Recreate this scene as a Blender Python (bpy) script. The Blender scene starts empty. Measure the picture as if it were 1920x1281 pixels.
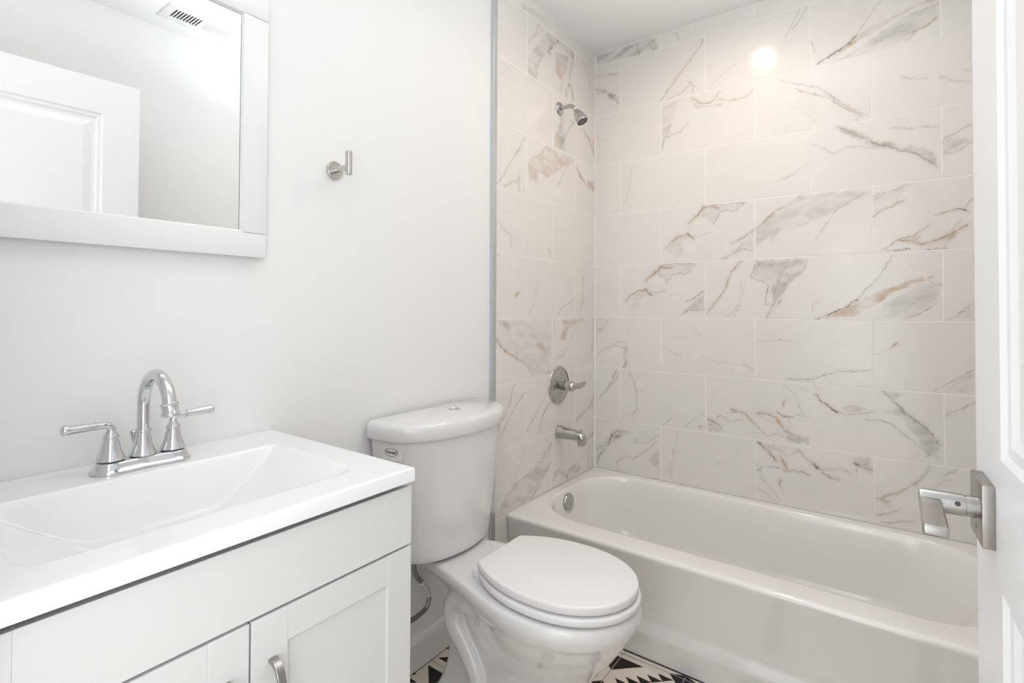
import bpy, bmesh, math
import numpy as np
from mathutils import Vector, Matrix
SC = bpy.context.scene
COL = SC.collection

# ------------------------------------------------------------------ camera
def setup_camera():
    f, cy = 975.376, 560.708
    yaw, pit, rol = -0.6323, 0.0164, 0.0044
    fw = Vector((math.sin(yaw)*math.cos(pit), math.cos(yaw)*math.cos(pit), math.sin(pit)))
    r0 = Vector((math.cos(yaw), -math.sin(yaw), 0)); u0 = r0.cross(fw)
    r = r0*math.cos(rol) + u0*math.sin(rol); u = u0*math.cos(rol) - r0*math.sin(rol)
    cam = bpy.data.cameras.new('camera'); o = bpy.data.objects.new('camera', cam); COL.objects.link(o)
    m = Matrix((r, u, -fw)).transposed().to_4x4(); m.translation = Vector((1.23383, -2.40433, 1.15875))
    o.matrix_world = m
    cam.sensor_fit = 'HORIZONTAL'; cam.sensor_width = 36; cam.lens = f/1920*36
    cam.shift_x = 0; cam.shift_y = -(640.5-cy)/1920
    cam.clip_start = 0.01; cam.clip_end = 50
    SC.camera = o
setup_camera()

# ------------------------------------------------------------------ world, lamps, exposure
CEIL = 2.472
SC.view_settings.view_transform = 'Standard'; SC.view_settings.look = 'None'
SC.view_settings.gamma = 1; SC.view_settings.use_curve_mapping = False
SC.view_settings.exposure = 0.12
w = bpy.data.worlds.new('world'); SC.world = w; w.use_nodes = True
w.node_tree.nodes['Background'].inputs[0].default_value = (0.95, 0.98, 1, 1)
w.node_tree.nodes['Background'].inputs[1].default_value = 1.6
def area(name, loc, rot, sx, sy, power, col, shape='RECTANGLE', spread=180):
    l = bpy.data.lights.new(name, 'AREA'); l.shape = shape; l.size = sx
    if shape in ('RECTANGLE', 'ELLIPSE'): l.size_y = sy
    l.energy = power; l.color = col; l.spread = math.radians(spread)
    o = bpy.data.objects.new(name, l); COL.objects.link(o); o.location = loc; o.rotation_euler = rot
    return o
area('tub_downlight', (0.70, -0.52, CEIL-0.014), (0, 0, 0), 0.055, 0.055, 2.9, (1, 0.77, 0.60), 'DISK', 165)
# added fill lights facing up at the ceiling, above the frame
area('ceiling_fill', (0.72, -2.04, 2.00), (math.radians(180), 0, 0), 0.5, 0.5, 4.2, (0.93, 0.965, 1), spread=150)
area('ceiling_fill', (0.95, -0.98, 2.09), (math.radians(180), 0, 0), 0.5, 0.4, 6.2, (0.88, 0.96, 1), spread=160)
# added fill light in the doorway, turned towards the vanity wall
area('doorway_fill', (1.00, -2.45, 1.20), (math.radians(90), 0, math.radians(40)), 0.4, 1.2, 2.3, (0.97, 0.98, 1))

# ------------------------------------------------------------------ helpers
def tag(o, label=None, cat=None, group=None, kind=None):
    if label: o['label'] = label
    if cat: o['category'] = cat
    if group: o['group'] = group
    if kind: o['kind'] = kind
    return o
def empty(name, loc, label=None, cat=None, group=None, kind=None):
    o = bpy.data.objects.new(name, None); COL.objects.link(o); o.location = loc; o.empty_display_size = 0.05
    return tag(o, label, cat, group, kind)
def link(name, me, mat, parent=None, smooth=True, angle=40):
    mats = mat if isinstance(mat, (list, tuple)) else [mat]
    for m in mats: me.materials.append(m)
    if smooth:
        me.polygons.foreach_set('use_smooth', [True]*len(me.polygons))
        me.set_sharp_from_angle(angle=math.radians(angle))
    o = bpy.data.objects.new(name, me); COL.objects.link(o)
    if parent:
        o.parent = parent
        t = Vector((0, 0, 0)); p = parent
        while p: t += Vector(p.location); p = p.parent
        if t.length > 0: me.transform(Matrix.Translation(-t))
    return o
class MB:
    """collects shapes in world coordinates and links them as one mesh object"""
    def __init__(s): s.bm = bmesh.new()
    def box(s, a, b, bev=0, seg=2, mi=0):
        x0, y0, z0 = a; x1, y1, z1 = b
        t = bmesh.new()
        v = [t.verts.new(p) for p in ((x0,y0,z0),(x1,y0,z0),(x1,y1,z0),(x0,y1,z0),(x0,y0,z1),(x1,y0,z1),(x1,y1,z1),(x0,y1,z1))]
        for f in ((0,3,2,1),(4,5,6,7),(0,1,5,4),(1,2,6,5),(2,3,7,6),(3,0,4,7)): t.faces.new([v[i] for i in f])
        if bev: bmesh.ops.bevel(t, geom=t.edges[:], offset=bev, segments=seg, profile=0.5, affect='EDGES')
        s._merge(t, mi); return s
    def _merge(s, t, mi=0, mat=None):
        if mat is not None: t.transform(mat)
        for f in t.faces: f.material_index = mi
        me = bpy.data.meshes.new('tmp'); t.to_mesh(me); t.free()
        s.bm.from_mesh(me); bpy.data.meshes.remove(me)
    def loft(s, rings, cap0=True, cap1=True, mi=0, closed=True, loop=False):
        bm = s.bm; R = [[bm.verts.new(p) for p in r] for r in rings]; n = len(R[0])
        pairs = list(zip(R[:-1], R[1:])) + ([(R[-1], R[0])] if loop else [])
        for a, b in pairs:
            for i in range(n if closed else n-1):
                j = (i+1) % n
                f = bm.faces.new((a[i], a[j], b[j], b[i])); f.material_index = mi
        if cap0 and not loop: bm.faces.new(list(reversed(R[0]))).material_index = mi
        if cap1 and not loop: bm.faces.new(R[-1]).material_index = mi
        return s
    def lathe(s, prof, origin=(0,0,0), axis='z', n=40, mi=0, dirv=None):
        """prof: (radius, height) pairs along the axis"""
        if dirv is None: dirv = {'z':(0,0,1),'x':(1,0,0),'y':(0,1,0)}[axis]
        d = Vector(dirv).normalized(); q = d.to_track_quat('Z', 'Y'); o = Vector(origin)
        rings = [[o + q @ Vector((r*math.cos(2*math.pi*i/n), r*math.sin(2*math.pi*i/n), h)) for i in range(n)] for r, h in prof]
        return s.loft(rings, mi=mi)
    def tube(s, pts, rad, n=20, mi=0, sx=1.0):
        P = [Vector(p) for p in pts]; R = rad if isinstance(rad, (list, tuple)) else [rad]*len(P)
        rings = []; up = None
        for i, p in enumerate(P):
            d = ((P[min(i+1, len(P)-1)] - P[max(i-1, 0)])).normalized()
            if up is None:
                up = Vector((0,0,1)) if abs(d.z) < .9 else Vector((0,1,0))
            a = d.cross(up).normalized(); up = a.cross(d).normalized()
            rings.append([p + (a*math.cos(2*math.pi*k/n)*sx + up*math.sin(2*math.pi*k/n))*R[i] for k in range(n)])
        return s.loft(rings, mi=mi)
    def quad(s, pts, mi=0):
        s.bm.faces.new([s.bm.verts.new(p) for p in pts]).material_index = mi; return s
    def build(s, name, mat, parent=None, smooth=True, angle=40, recalc=True):
        if recalc: bmesh.ops.recalc_face_normals(s.bm, faces=s.bm.faces[:])
        me = bpy.data.meshes.new(name); s.bm.to_mesh(me); s.bm.free()
        return link(name, me, mat, parent, smooth, angle)
def smooth_path(pts, n=8):
    """Catmull-Rom through the points"""
    P = [Vector(p) for p in pts]; P = [2*P[0]-P[1]] + P + [2*P[-1]-P[-2]]; out = []
    for i in range(1, len(P)-2):
        a, b, c, d = P[i-1:i+3]
        for k in range(n):
            t = k/n
            out.append(0.5*((2*b) + (c-a)*t + (2*a-5*b+4*c-d)*t*t + (3*b-a-3*c+d)*t**3))
    out.append(P[-2]); return out
def rrect(x0, x1, y0, y1, z, rx, ry=None, nc=12, ns=14, e=2.0):
    """rounded rectangle, same vertex layout for any size"""
    ry = ry or rx; pts = []
    C = [(x1-rx, y1-ry, 0), (x0+rx, y1-ry, 90), (x0+rx, y0+ry, 180), (x1-rx, y0+ry, 270)]
    for k, (cx, cy, a0) in enumerate(C):
        arc = []
        for i in range(nc+1):
            a = math.radians(a0+90*i/nc); c, s_ = math.cos(a), math.sin(a)
            arc.append(Vector((cx+rx*math.copysign(abs(c)**(2/e), c), cy+ry*math.copysign(abs(s_)**(2/e), s_), z)))
        pts += arc
        nx_, ny_, a1 = C[(k+1) % 4]; a = math.radians(a1)
        nxt = Vector((nx_+rx*round(math.cos(a)), ny_+ry*round(math.sin(a)), z))
        for i in range(1, ns): pts.append(arc[-1].lerp(nxt, i/ns))
    return pts

# ------------------------------------------------------------------ materials
def mat(name, col, rough=0.5, metal=0.0, coat=0.0, spec=0.5, bump=None, coat_rough=0.05, emit=None):
    m = bpy.data.materials.new(name); m.use_nodes = True; nt = m.node_tree; b = nt.nodes['Principled BSDF']
    b.inputs['Base Color'].default_value = (*col, 1); b.inputs['Roughness'].default_value = rough
    b.inputs['Metallic'].default_value = metal; b.inputs['Coat Weight'].default_value = coat
    b.inputs['Coat Roughness'].default_value = coat_rough; b.inputs['Specular IOR Level'].default_value = spec
    if emit: b.inputs['Emission Color'].default_value = (*emit[0], 1); b.inputs['Emission Strength'].default_value = emit[1]
    if bump:
        sc, st, di = bump
        tc = nt.nodes.new('ShaderNodeTexCoord'); nz = nt.nodes.new('ShaderNodeTexNoise'); bp = nt.nodes.new('ShaderNodeBump')
        nz.inputs['Scale'].default_value = sc; nz.inputs['Detail'].default_value = 3
        bp.inputs['Strength'].default_value = st; bp.inputs['Distance'].default_value = di
        nt.links.new(tc.outputs['Object'], nz.inputs['Vector']); nt.links.new(nz.outputs['Fac'], bp.inputs['Height'])
        nt.links.new(bp.outputs['Normal'], b.inputs['Normal'])
    return m
def brushed(name, col, rough, scale=(1, 1, 60)):
    m = mat(name, col, rough, 1.0); nt = m.node_tree; b = nt.nodes['Principled BSDF']
    tc = nt.nodes.new('ShaderNodeTexCoord'); mp = nt.nodes.new('ShaderNodeMapping'); nz = nt.nodes.new('ShaderNodeTexNoise')
    rp = nt.nodes.new('ShaderNodeMapRange')
    mp.inputs['Scale'].default_value = scale; nz.inputs['Scale'].default_value = 25; nz.inputs['Detail'].default_value = 4
    rp.inputs['To Min'].default_value = rough-0.08; rp.inputs['To Max'].default_value = rough+0.1
    nt.links.new(tc.outputs['Object'], mp.inputs['Vector']); nt.links.new(mp.outputs[0], nz.inputs['Vector'])
    nt.links.new(nz.outputs['Fac'], rp.inputs['Value']); nt.links.new(rp.outputs[0], b.inputs['Roughness'])
    return m
M = dict(
    paint=mat('wall_paint', (0.875, 0.87, 0.86), 0.55, bump=(180, 0.08, 0.001)),
    ceil=mat('ceiling_paint', (0.95, 0.955, 0.955), 0.7, bump=(120, 0.05, 0.001)),
    trimw=mat('trim_paint', (0.86, 0.86, 0.855), 0.3),
    door=mat('door_paint', (0.88, 0.885, 0.89), 0.3, bump=(60, 0.03, 0.001)),
    porcelain=mat('porcelain', (0.785, 0.775, 0.765), 0.12, coat=0.6, coat_rough=0.03),
    tub=mat('tub_enamel', (0.875, 0.855, 0.830), 0.10, coat=0.6, coat_rough=0.03),
    seat=mat('seat_plastic', (0.86, 0.845, 0.835), 0.28),
    counter=mat('cultured_marble', (0.90, 0.90, 0.895), 0.16, coat=0.4),
    cab=mat('cabinet_paint', (0.735, 0.735, 0.725), 0.33),
    inside=mat('nut_grey', (0.55, 0.54, 0.52), 0.6),  # plain warm grey, worn by the hose nut
    chrome=mat('chrome', (0.66, 0.67, 0.69), 0.06, 1.0),
    steel=mat('polished_nickel', (0.50, 0.492, 0.48), 0.07, 1.0),
    nickel=brushed('brushed_nickel', (0.37, 0.35, 0.33), 0.26, (1, 60, 1)),
    nickelz=brushed('brushed_steel', (0.44, 0.43, 0.415), 0.24, (1, 1, 40)),
    hooksteel=brushed('hook_steel', (0.60, 0.58, 0.56), 0.24, (1, 1, 40)),
    alu=brushed('aluminium_edge', (0.62, 0.65, 0.66), 0.3, (1, 1, 3)),
    mirror=mat('mirror_glass', (0.93, 0.94, 0.935), 0.0, 1.0),
    rubber=mat('black_rubber', (0.03, 0.03, 0.03), 0.5),
    darkm=mat('dark_recess', (0.07, 0.08, 0.09), 0.5),
    braid=brushed('braided_steel', (0.36, 0.35, 0.34), 0.4, (1, 1, 30)),
    paper=mat('label_paper', (0.80, 0.79, 0.78), 0.5),
    ink=mat('label_ink', (0.05, 0.05, 0.05), 0.5),
    cream=mat('tile_cream', (0.80, 0.71, 0.62), 0.4),
    black=mat('tile_and_gap_black', (0.012, 0.009, 0.008), 0.42, spec=0.3),
    grout=mat('floor_grout', (0.38, 0.36, 0.34), 0.7),
)

# ------------------------------------------------------------------ marble tiled walls
VEINS = """B 1 1 1 9 70 374,1448 393,1469 423,1492 474,1499 485,1491
B 1 1 2 5 80 474,1499 485,1491 497,1478
B 1 1 0 4 55 485,1491 517,1489 570,1497
B 1 1 1 10 80 478,1548 517,1582 545,1616 587,1614 611,1601
B 1 1 0 5 60 542,1627 634,1616 654,1621 719,1617
B 1 1 0 6 60 719,1617 680,1587 621,1590 587,1536
B 1 1 3 6 28 546,1626 719,1617 680,1583 621,1590 587,1536 517,1582 478,1548
B 1 1 3 6 22 374,1448 416,1493 485,1491 445,1454 460,1409 415,1389 378,1421
B 1 1 0 5 80 664,1440 706,1460 754,1494
B 1 1 0 6 65 627,1375 673,1404 709,1415 753,1406
B 1 1 3 5 35 673,1418 754,1494 753,1406 654,1384
B 1 3 1 5 60 758,1499 794,1528 843,1569 891,1594 930,1618
B 1 3 3 6 30 759,1500 796,1544 851,1565 927,1622 1164,1617 1162,1593 1085,1565 1037,1533 909,1481 850,1479 759,1419
B 1 3 1 10 40 1162,1605 1111,1581 1064,1555 1042,1529
B 1 3 0 4 40 1042,1529 1010,1479 977,1430
B 1 3 1 8 35 830,1474 848,1493 824,1441
B 1 5 1 6 70 1171,1504 1196,1526 1234,1545 1268,1559
B 1 5 1 5 45 1176,1591 1225,1594 1254,1608 1287,1621
B 1 5 3 6 26 1172,1589 1225,1594 1287,1621 1254,1558 1171,1501
B 1 5 2 5 75 1419,1519 1432,1512 1448,1506
B 1 5 1 4 55 1352,1501 1389,1508 1423,1518
B 1 5 0 6 50 1436,1520 1463,1550
B 1 5 1 6 75 1202,1381 1224,1395 1248,1417 1295,1428 1318,1446 1340,1465
B 1 5 4 6 45 1219,1383 1248,1417 1299,1430 1340,1465 1313,1406 1366,1408 1444,1450 1401,1411 1388,1373 1317,1386 1253,1408
B 1 5 1 9 75 1248,1417 1304,1404 1317,1394 1366,1408 1397,1428 1444,1450
B 1 5 1 5 50 1397,1428 1414,1458 1427,1471
B 1 5 2 3 70 1210,1380 1243,1378 1285,1379
B 1 5 2 3 60 1335,1375 1384,1374
B 0 0 1 9 75 171,1191 192,1218 229,1241 281,1244
B 0 0 2 6 90 273,1245 285,1232 301,1221
B 0 0 0 4 60 285,1232 324,1232 366,1242
B 0 0 1 10 85 273,1291 316,1326 347,1352 404,1349
B 0 0 0 6 60 347,1363 445,1364 513,1359
B 0 0 0 5 50 513,1359 478,1324 400,1316 374,1280
B 0 0 3 6 30 316,1326 347,1363 513,1359 474,1324 400,1316 374,1276
B 0 0 3 6 25 171,1191 237,1237 293,1228 237,1198 249,1152 204,1136
B 0 0 0 5 85 456,1183 502,1208 548,1240
B 0 0 0 6 65 430,1120 481,1150 548,1152
B 0 0 3 5 42 474,1168 548,1236 548,1155 445,1131
B 0 2 1 5 65 709,1364 667,1321 647,1287 630,1238 593,1182 555,1126
B 0 2 0 4 35 709,1285 692,1175 646,1123
B 0 2 0 4 35 725,1271 692,1168 673,1127
B 0 2 0 4 70 769,1364 740,1298 781,1276 808,1255 799,1175 817,1179
B 0 2 0 5 60 883,1339 848,1294 836,1242 829,1202
B 0 2 1 5 65 889,1280 859,1235 823,1169 805,1122
B 0 2 0 4 60 914,1364 897,1312 862,1294 844,1268
B 0 2 0 4 60 960,1361 937,1304 900,1276 867,1234 849,1182 831,1149
B 0 2 3 5 42 769,1364 957,1361 937,1304 885,1260 849,1202 825,1175 814,1262 741,1298
B 0 4 2 5 85 986,1118 1041,1143 1088,1166 1119,1194
B 0 4 1 6 70 1019,1125 1088,1166 1129,1200
B 0 4 0 4 70 1119,1188 1144,1224 1175,1260 1204,1301 1219,1336 1233,1356
B 0 4 4 7 60 1114,1182 1174,1224 1247,1252 1303,1274 1370,1278 1316,1256 1242,1223 1194,1176 1098,1120 1019,1125
B 0 4 3 8 38 1088,1117 1194,1170 1316,1256 1370,1255 1369,1193 1270,1120
B 0 4 1 4 65 1367,1190 1343,1164 1306,1141 1279,1123
B 0 4 1 6 45 1334,1267 1352,1250 1370,1246
B 0 4 1 5 30 967,1124 973,1176 1000,1194
B 0 6 0 5 55 1390,1120 1421,1145 1461,1181
B 0 6 3 8 18 1390,1120 1421,1145 1461,1181 1460,1121
B -1 -1 3 12 32 2,1106 95,1108 52,1047 7,997
B -1 -1 0 5 50 12,912 52,955 121,970 167,964
B -1 -1 0 5 45 87,976 129,990 171,988 176,903 159,866
B -1 -1 0 6 60 167,964 163,925 167,875
B -1 -1 2 6 50 159,866 172,887
B -1 -1 0 3 35 25,877 61,884
B -1 -1 0 5 18 196,1098 171,1004
B -1 1 0 5 45 351,977 400,954 444,938
B -1 1 0 3 35 378,1019 400,1024 459,1022
B -1 1 0 3 35 495,1074 531,1039
B -1 1 0 6 50 711,919 752,895
B -1 1 0 4 22 537,940 586,922 717,913
B -1 3 0 4 35 762,1014 811,1026 888,1032
B -1 3 0 3 30 849,1034 890,1026 936,1015
B -1 3 0 5 70 866,867 963,875 1018,896 1061,912 1112,916 1162,928
B -1 5 1 6 80 1222,1013 1246,1032
B -1 5 0 4 40 1173,991 1193,990
B -1 5 1 4 50 1459,948 1410,910 1358,872 1352,863
B -1 5 3 8 22 1459,948 1458,865 1354,863 1410,910
B -2 -2 0 6 75 121,851 87,781 61,739 26,708
B -2 -2 0 5 65 142,849 113,799 70,748
B -2 0 0 4 60 188,852 213,792 229,725 225,671 201,630
B -2 0 0 3 25 273,783 245,750
B -2 0 0 5 35 407,656 378,630 362,613
B -2 0 0 6 30 551,695 502,653 452,611
B -2 0 2 4 40 544,630 526,618
B -2 2 2 8 70 561,658 578,656 612,643
B -2 2 2 5 50 606,688 602,652
B -2 2 3 6 50 561,647 619,641 632,615 561,608
B -2 2 1 6 75 662,719 691,712 717,708 736,687
B -2 2 0 5 75 736,687 767,661 797,632
B -2 2 1 4 50 672,710 642,699
B -2 2 1 8 80 767,715 810,717 840,704 851,683
B -2 2 1 6 70 851,683 875,656 898,647
B -2 2 2 4 80 843,724 875,712 892,714
B -2 2 0 4 40 779,700 828,683
B -2 2 1 5 55 869,779 863,759
B -2 2 0 4 45 864,831 893,847
B -2 2 0 5 50 803,626 839,638 887,626
B -2 2 0 4 60 612,689 652,666 710,681
B -2 2 1 7 70 848,698 856,683 871,656
B -2 2 0 7 70 871,656 906,642 956,633
B -2 2 0 4 75 860,710 894,714 934,729 957,722
B -2 2 0 4 55 877,712 889,691 883,658
B -2 2 0 4 50 863,847 901,815 923,766 934,735
B -2 2 0 4 45 918,843 952,833
B -2 2 1 5 55 866,772 863,753
B -2 2 3 6 40 883,645 959,637 959,608 871,610
B -2 4 2 5 95 979,814 996,793 1017,780 1039,764 1055,756
B -2 4 0 5 60 1055,756 1091,746 1132,760 1172,768
B -2 4 4 7 35 1065,776 1112,791 1152,780 1132,760 1081,747
B -2 4 0 8 80 1199,851 1221,830 1240,808 1267,776 1299,752 1335,717 1366,676
B -2 4 3 6 38 1199,851 1277,847 1240,814 1290,768 1335,722 1368,665 1367,615 1330,631 1299,688 1258,752 1196,774 1196,785 1239,790 1221,824
B -2 4 0 5 60 1142,737 1191,743 1225,733 1258,705 1294,676 1335,632
B -2 4 0 4 35 981,848 999,819
B -2 6 0 8 45 1380,779 1414,806 1458,833
B -3 -1 0 8 85 17,366 26,407 70,462 96,522 121,549 143,544
B -3 -1 0 6 55 121,549 164,555 201,553
B -3 -1 2 8 60 104,511 138,524
B -3 -1 0 6 50 96,506 44,466 17,438
B -3 -1 0 5 50 130,347 122,392 172,432 205,423 269,472 324,526
B -3 -1 0 5 45 213,508 261,508 293,521 339,565
B -3 -1 3 6 42 285,444 339,498 339,394 293,446
B -3 -1 0 4 60 289,437 339,394
B -3 -1 0 4 50 237,535 213,508
B -3 -1 3 10 28 8,452 121,557 213,562 164,532 61,453 26,367 8,364
B -3 1 0 5 30 430,593 407,495 385,395
B -3 1 0 5 30 407,436 392,375
B -3 1 0 4 22 697,543 638,492 578,456
B -3 3 2 6 80 760,593 797,572 815,556 833,532
B -3 3 0 4 80 766,467 791,492 839,498 886,493
B -3 3 1 9 85 854,539 863,528 875,504 892,491
B -3 3 0 5 60 809,574 845,574 863,531
B -3 3 0 4 60 760,500 778,470
B -3 3 0 6 40 778,450 815,411 850,366
B -3 3 1 5 55 855,452 849,434
B -3 3 0 6 35 760,393 808,383 838,357
B -3 3 3 8 30 760,593 887,594 887,574 839,566 779,576
B -3 3 1 6 75 859,530 882,502 934,499 956,491
B -3 3 0 5 60 847,577 882,554 922,580
B -3 3 0 6 70 917,586 950,553 981,530 1005,519
B -3 3 2 7 70 975,535 988,523
B -3 3 1 6 75 1005,506 1037,494 1056,488
B -3 3 1 7 35 1005,519 1059,535 1095,524
B -3 3 2 8 80 1106,571 1126,560 1161,553
B -3 3 0 5 60 1118,558 1115,521
B -3 3 3 6 42 1095,590 1161,602 1161,557 1116,564
B -3 3 0 4 40 847,450 864,395
B -3 5 1 5 70 1170,440 1238,478 1293,524
B -3 5 0 5 55 1293,524 1316,554 1339,601
B -3 5 1 10 60 1192,450 1204,446
B -3 5 2 6 60 1206,433 1218,443
B -3 5 1 4 50 1170,377 1208,392 1246,419
B -3 5 1 4 45 1189,358 1237,367 1292,390
B -3 5 0 6 50 1374,566 1382,578 1412,601
B -3 5 0 4 40 1369,554 1404,560
B -3 5 0 5 40 1352,528 1373,543
B -3 5 0 4 35 1398,438 1424,454
B -3 5 0 4 30 1298,482 1338,514 1399,537
B 2 0 0 7 22 203,1846 183,1754 163,1680
B 2 2 1 5 28 955,1748 899,1710 853,1692
B 2 4 0 8 85 1055,1881 1105,1848 1154,1812 1193,1783 1243,1760 1299,1732 1367,1675
B 2 4 1 5 60 1068,1877 1130,1843 1190,1789 1243,1776
B 2 4 3 6 45 1055,1881 1118,1853 1190,1791 1272,1772 1316,1757 1368,1713 1368,1665 1316,1708 1243,1756 1190,1773 1130,1806 1067,1855
B 2 4 0 4 50 1226,1840 1283,1828 1368,1818
B 2 4 1 5 30 969,1824 1009,1801 1048,1772 1092,1790 1142,1785 1190,1773
B 2 6 0 5 65 1376,1746 1392,1774 1418,1786 1464,1811
B 2 6 0 5 45 1375,1719 1417,1712 1463,1744
B 2 6 3 6 38 1376,1746 1397,1777 1443,1768 1463,1744 1381,1711
B 3 -1 0 4 22 4,2035 69,2013
B 3 -1 0 4 22 233,2086 310,2074
B 3 1 0 4 60 348,1905 366,1966 439,1979 475,2017
B 3 1 3 8 28 348,1914 348,2116 439,2140 412,2056 394,1979
B 3 1 1 7 50 492,2128 535,2092 578,2090 619,2124
B 3 1 1 5 40 501,2099 518,2078 619,2068
B 3 1 1 5 50 603,2093 684,2074 723,2078 752,2100
B 3 3 0 6 50 858,2114 928,2080 996,2052 1042,1998 1106,1945 1134,1909
B 3 3 1 4 60 908,2066 976,2029 1023,2003 1081,1951 1118,1920 1121,1886
B 3 3 3 5 30 976,2053 1042,2006 1161,1903 1130,1895 1068,1965
B 3 3 0 4 18 886,2003 949,1957 1002,1899
B 3 5 0 4 45 1262,2025 1318,2003 1356,2001
B 3 5 1 5 50 1377,1995 1409,1973 1465,1952
B 3 5 0 4 40 1440,2002 1465,1992
B 4 -2 1 4 55 4,2353 129,2333
B 4 -2 0 8 85 2,2284 58,2265 130,2185
B 4 -2 3 5 55 2,2294 58,2280 130,2223 130,2180 58,2240 2,2269
B 4 0 1 5 55 544,2379 501,2321 440,2257 394,2206 343,2145
B 4 0 1 4 40 385,2144 448,2165 484,2192
B 4 0 1 6 35 484,2201 501,2179 492,2146
B 4 2 1 5 22 684,2235 619,2192 578,2160
B 4 2 0 4 50 937,2399 916,2362 880,2285
B 4 2 0 4 55 957,2392 937,2355 902,2311
B 4 4 2 5 90 994,2146 1043,2170 1088,2191 1126,2225
B 4 4 4 7 70 1043,2151 1132,2231 1217,2256 1342,2285 1371,2275 1286,2262 1181,2216 1120,2190 1030,2139
B 4 4 3 7 38 1043,2136 1132,2178 1286,2254 1371,2268 1371,2212 1341,2194 1285,2151 1168,2145
B 4 4 1 4 75 1371,2212 1341,2194 1308,2180 1280,2153
B 4 4 0 4 60 1132,2231 1157,2268 1200,2327
B 4 4 1 5 30 970,2242 990,2181
B 5 -1 3 8 48 14,2420 1,2463 320,2461 334,2394 242,2395 14,2410
B 5 -1 0 14 50 223,2462 242,2395
B 5 -1 0 14 50 281,2463 310,2403
B 5 1 1 5 30 422,2452 435,2407
L 5 1 2 8 40 658,2402 639,2415
L 5 1 3 15 20 639,2426 425,2456 484,2414 633,2399
L 4 0 1 6 35 526,2395 546,2360 553,2338 606,2285 619,2261
L 4 0 3 8 40 618,2187 566,2272 462,2392 222,2395 221,2348 284,2357 332,2363 380,2384 424,2325 483,2278 525,2231 545,2147 618,2141
L 4 0 2 5 60 372,2385 425,2333 461,2295 439,2296
L 4 0 0 5 50 483,2278 525,2231 545,2185 548,2142
L 4 0 0 5 40 552,2281 605,2207
L 4 0 1 6 60 230,2387 247,2322 267,2247
L 4 0 1 9 75 283,2195 271,2222 250,2211 238,2190 233,2145
L 4 0 4 10 38 402,2326 268,2356 284,2282 347,2198 394,2233
L 4 0 1 6 40 324,2235 347,2157
L 4 0 4 8 40 316,2184 283,2200 283,2158 307,2146
L 4 0 0 5 30 460,2197 409,2156
L 4 -2 1 6 35 138,2389 102,2350 55,2310 55,2234 64,2164
L 3 1 0 4 22 794,2140 747,2116 705,2100
L 3 1 0 5 22 818,2066 765,2103 718,2135
L 3 -1 4 8 38 403,1887 404,1939 362,2002 323,2026 354,1952 298,1955 346,1877
L 3 -1 1 8 55 258,2053 233,2044 207,2081
L 3 -1 1 6 40 306,1957 266,2009 233,2044
L 3 -1 4 10 35 146,2052 91,2036 44,2005 8,2037 8,1924 54,1971 110,2010
L 3 1 0 6 15 423,2013 466,1953 494,1895
L 2 2 1 9 50 629,1867 648,1847 666,1820 703,1776
L 2 2 1 5 50 703,1776 727,1749 756,1714 779,1681 820,1638
L 2 2 1 6 50 775,1634 750,1652 714,1666 690,1675
L 2 2 1 10 45 672,1696 684,1672 671,1639
L 2 2 0 6 25 646,1654 627,1634
L 2 0 1 5 60 615,1760 563,1798 522,1826 451,1877
L 2 0 4 8 32 615,1760 522,1826 451,1877 215,1875 215,1867 290,1825 376,1774 450,1736 494,1737 528,1749 549,1703 608,1684
L 2 0 1 6 40 215,1867 290,1825 321,1777 376,1710
L 2 0 1 8 45 528,1749 549,1699
L 2 -2 2 7 80 189,1839 171,1813 145,1797 113,1777
L 2 -2 1 6 60 113,1777 72,1763
L 2 -2 4 8 50 90,1794 7,1811 7,1744 81,1766
L 1 1 0 4 25 671,1585 639,1557
L 1 1 0 6 25 783,1539 743,1538
L 1 1 0 7 40 816,1490 788,1473 724,1449 730,1403
L 1 1 0 6 22 632,1467 606,1408
L 1 1 4 8 30 463,1421 427,1425 415,1375 441,1392
L 1 -1 0 4 25 405,1498 374,1518 304,1522
L 0 2 1 7 85 699,1202 671,1221
L 0 0 0 12 22 532,1271 552,1203 598,1125
L 0 0 0 4 45 372,1119 342,1147 294,1171 220,1197
L 0 -2 1 14 30 125,1315 133,1194 168,1117
L 0 2 0 5 40 818,1357 802,1365
L 0 2 0 5 25 637,1245 624,1238
L -1 1 1 7 85 816,1033 796,1008 744,978 691,956
L -1 1 0 7 60 691,956 641,935 603,906 563,865
L -1 1 3 10 25 819,1111 417,1104 416,858 563,867 603,910 691,960 796,1015 816,1037
L -1 1 3 12 38 802,1111 728,1092 716,1064 757,1062
L -1 1 4 12 35 551,1009 482,1006 474,960 537,975
L -1 1 0 5 40 464,940 460,918
L -1 1 0 6 35 489,1052 468,1055
L -1 -1 4 9 55 334,1103 133,1104 194,1075 277,1053 293,1004 349,1011 318,1066
L -1 -1 1 7 70 133,1104 177,1079
L -1 -1 0 6 35 194,1071 236,1018 309,940 371,929
L -1 -1 1 8 35 395,1096 398,1041
L -1 -1 1 9 30 22,1102 17,1035 40,912
L -2 0 4 8 30 243,853 210,852 210,833 243,828
L -2 2 0 5 60 690,854 714,832 723,795 737,762 766,739
L -2 2 0 5 60 618,817 653,789 696,756 731,723 760,690 788,655
L -2 0 0 5 55 445,795 473,768 515,729 562,688 595,660 604,646
L -2 0 1 6 55 422,738 459,720 487,698 504,659 511,626
L -2 0 0 4 45 514,623 535,616
L -2 -2 1 8 65 10,705 48,667 113,642 166,629 192,612
L -2 -2 4 8 30 10,688 67,643 10,643
L -3 1 3 14 34 799,358 763,425 681,458 593,471 513,488 458,528 418,563 417,473 513,402 580,354 799,356
L -3 1 0 7 80 417,469 457,444 513,402 573,356
L -3 1 1 7 45 418,555 472,524 506,487 541,498
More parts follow.
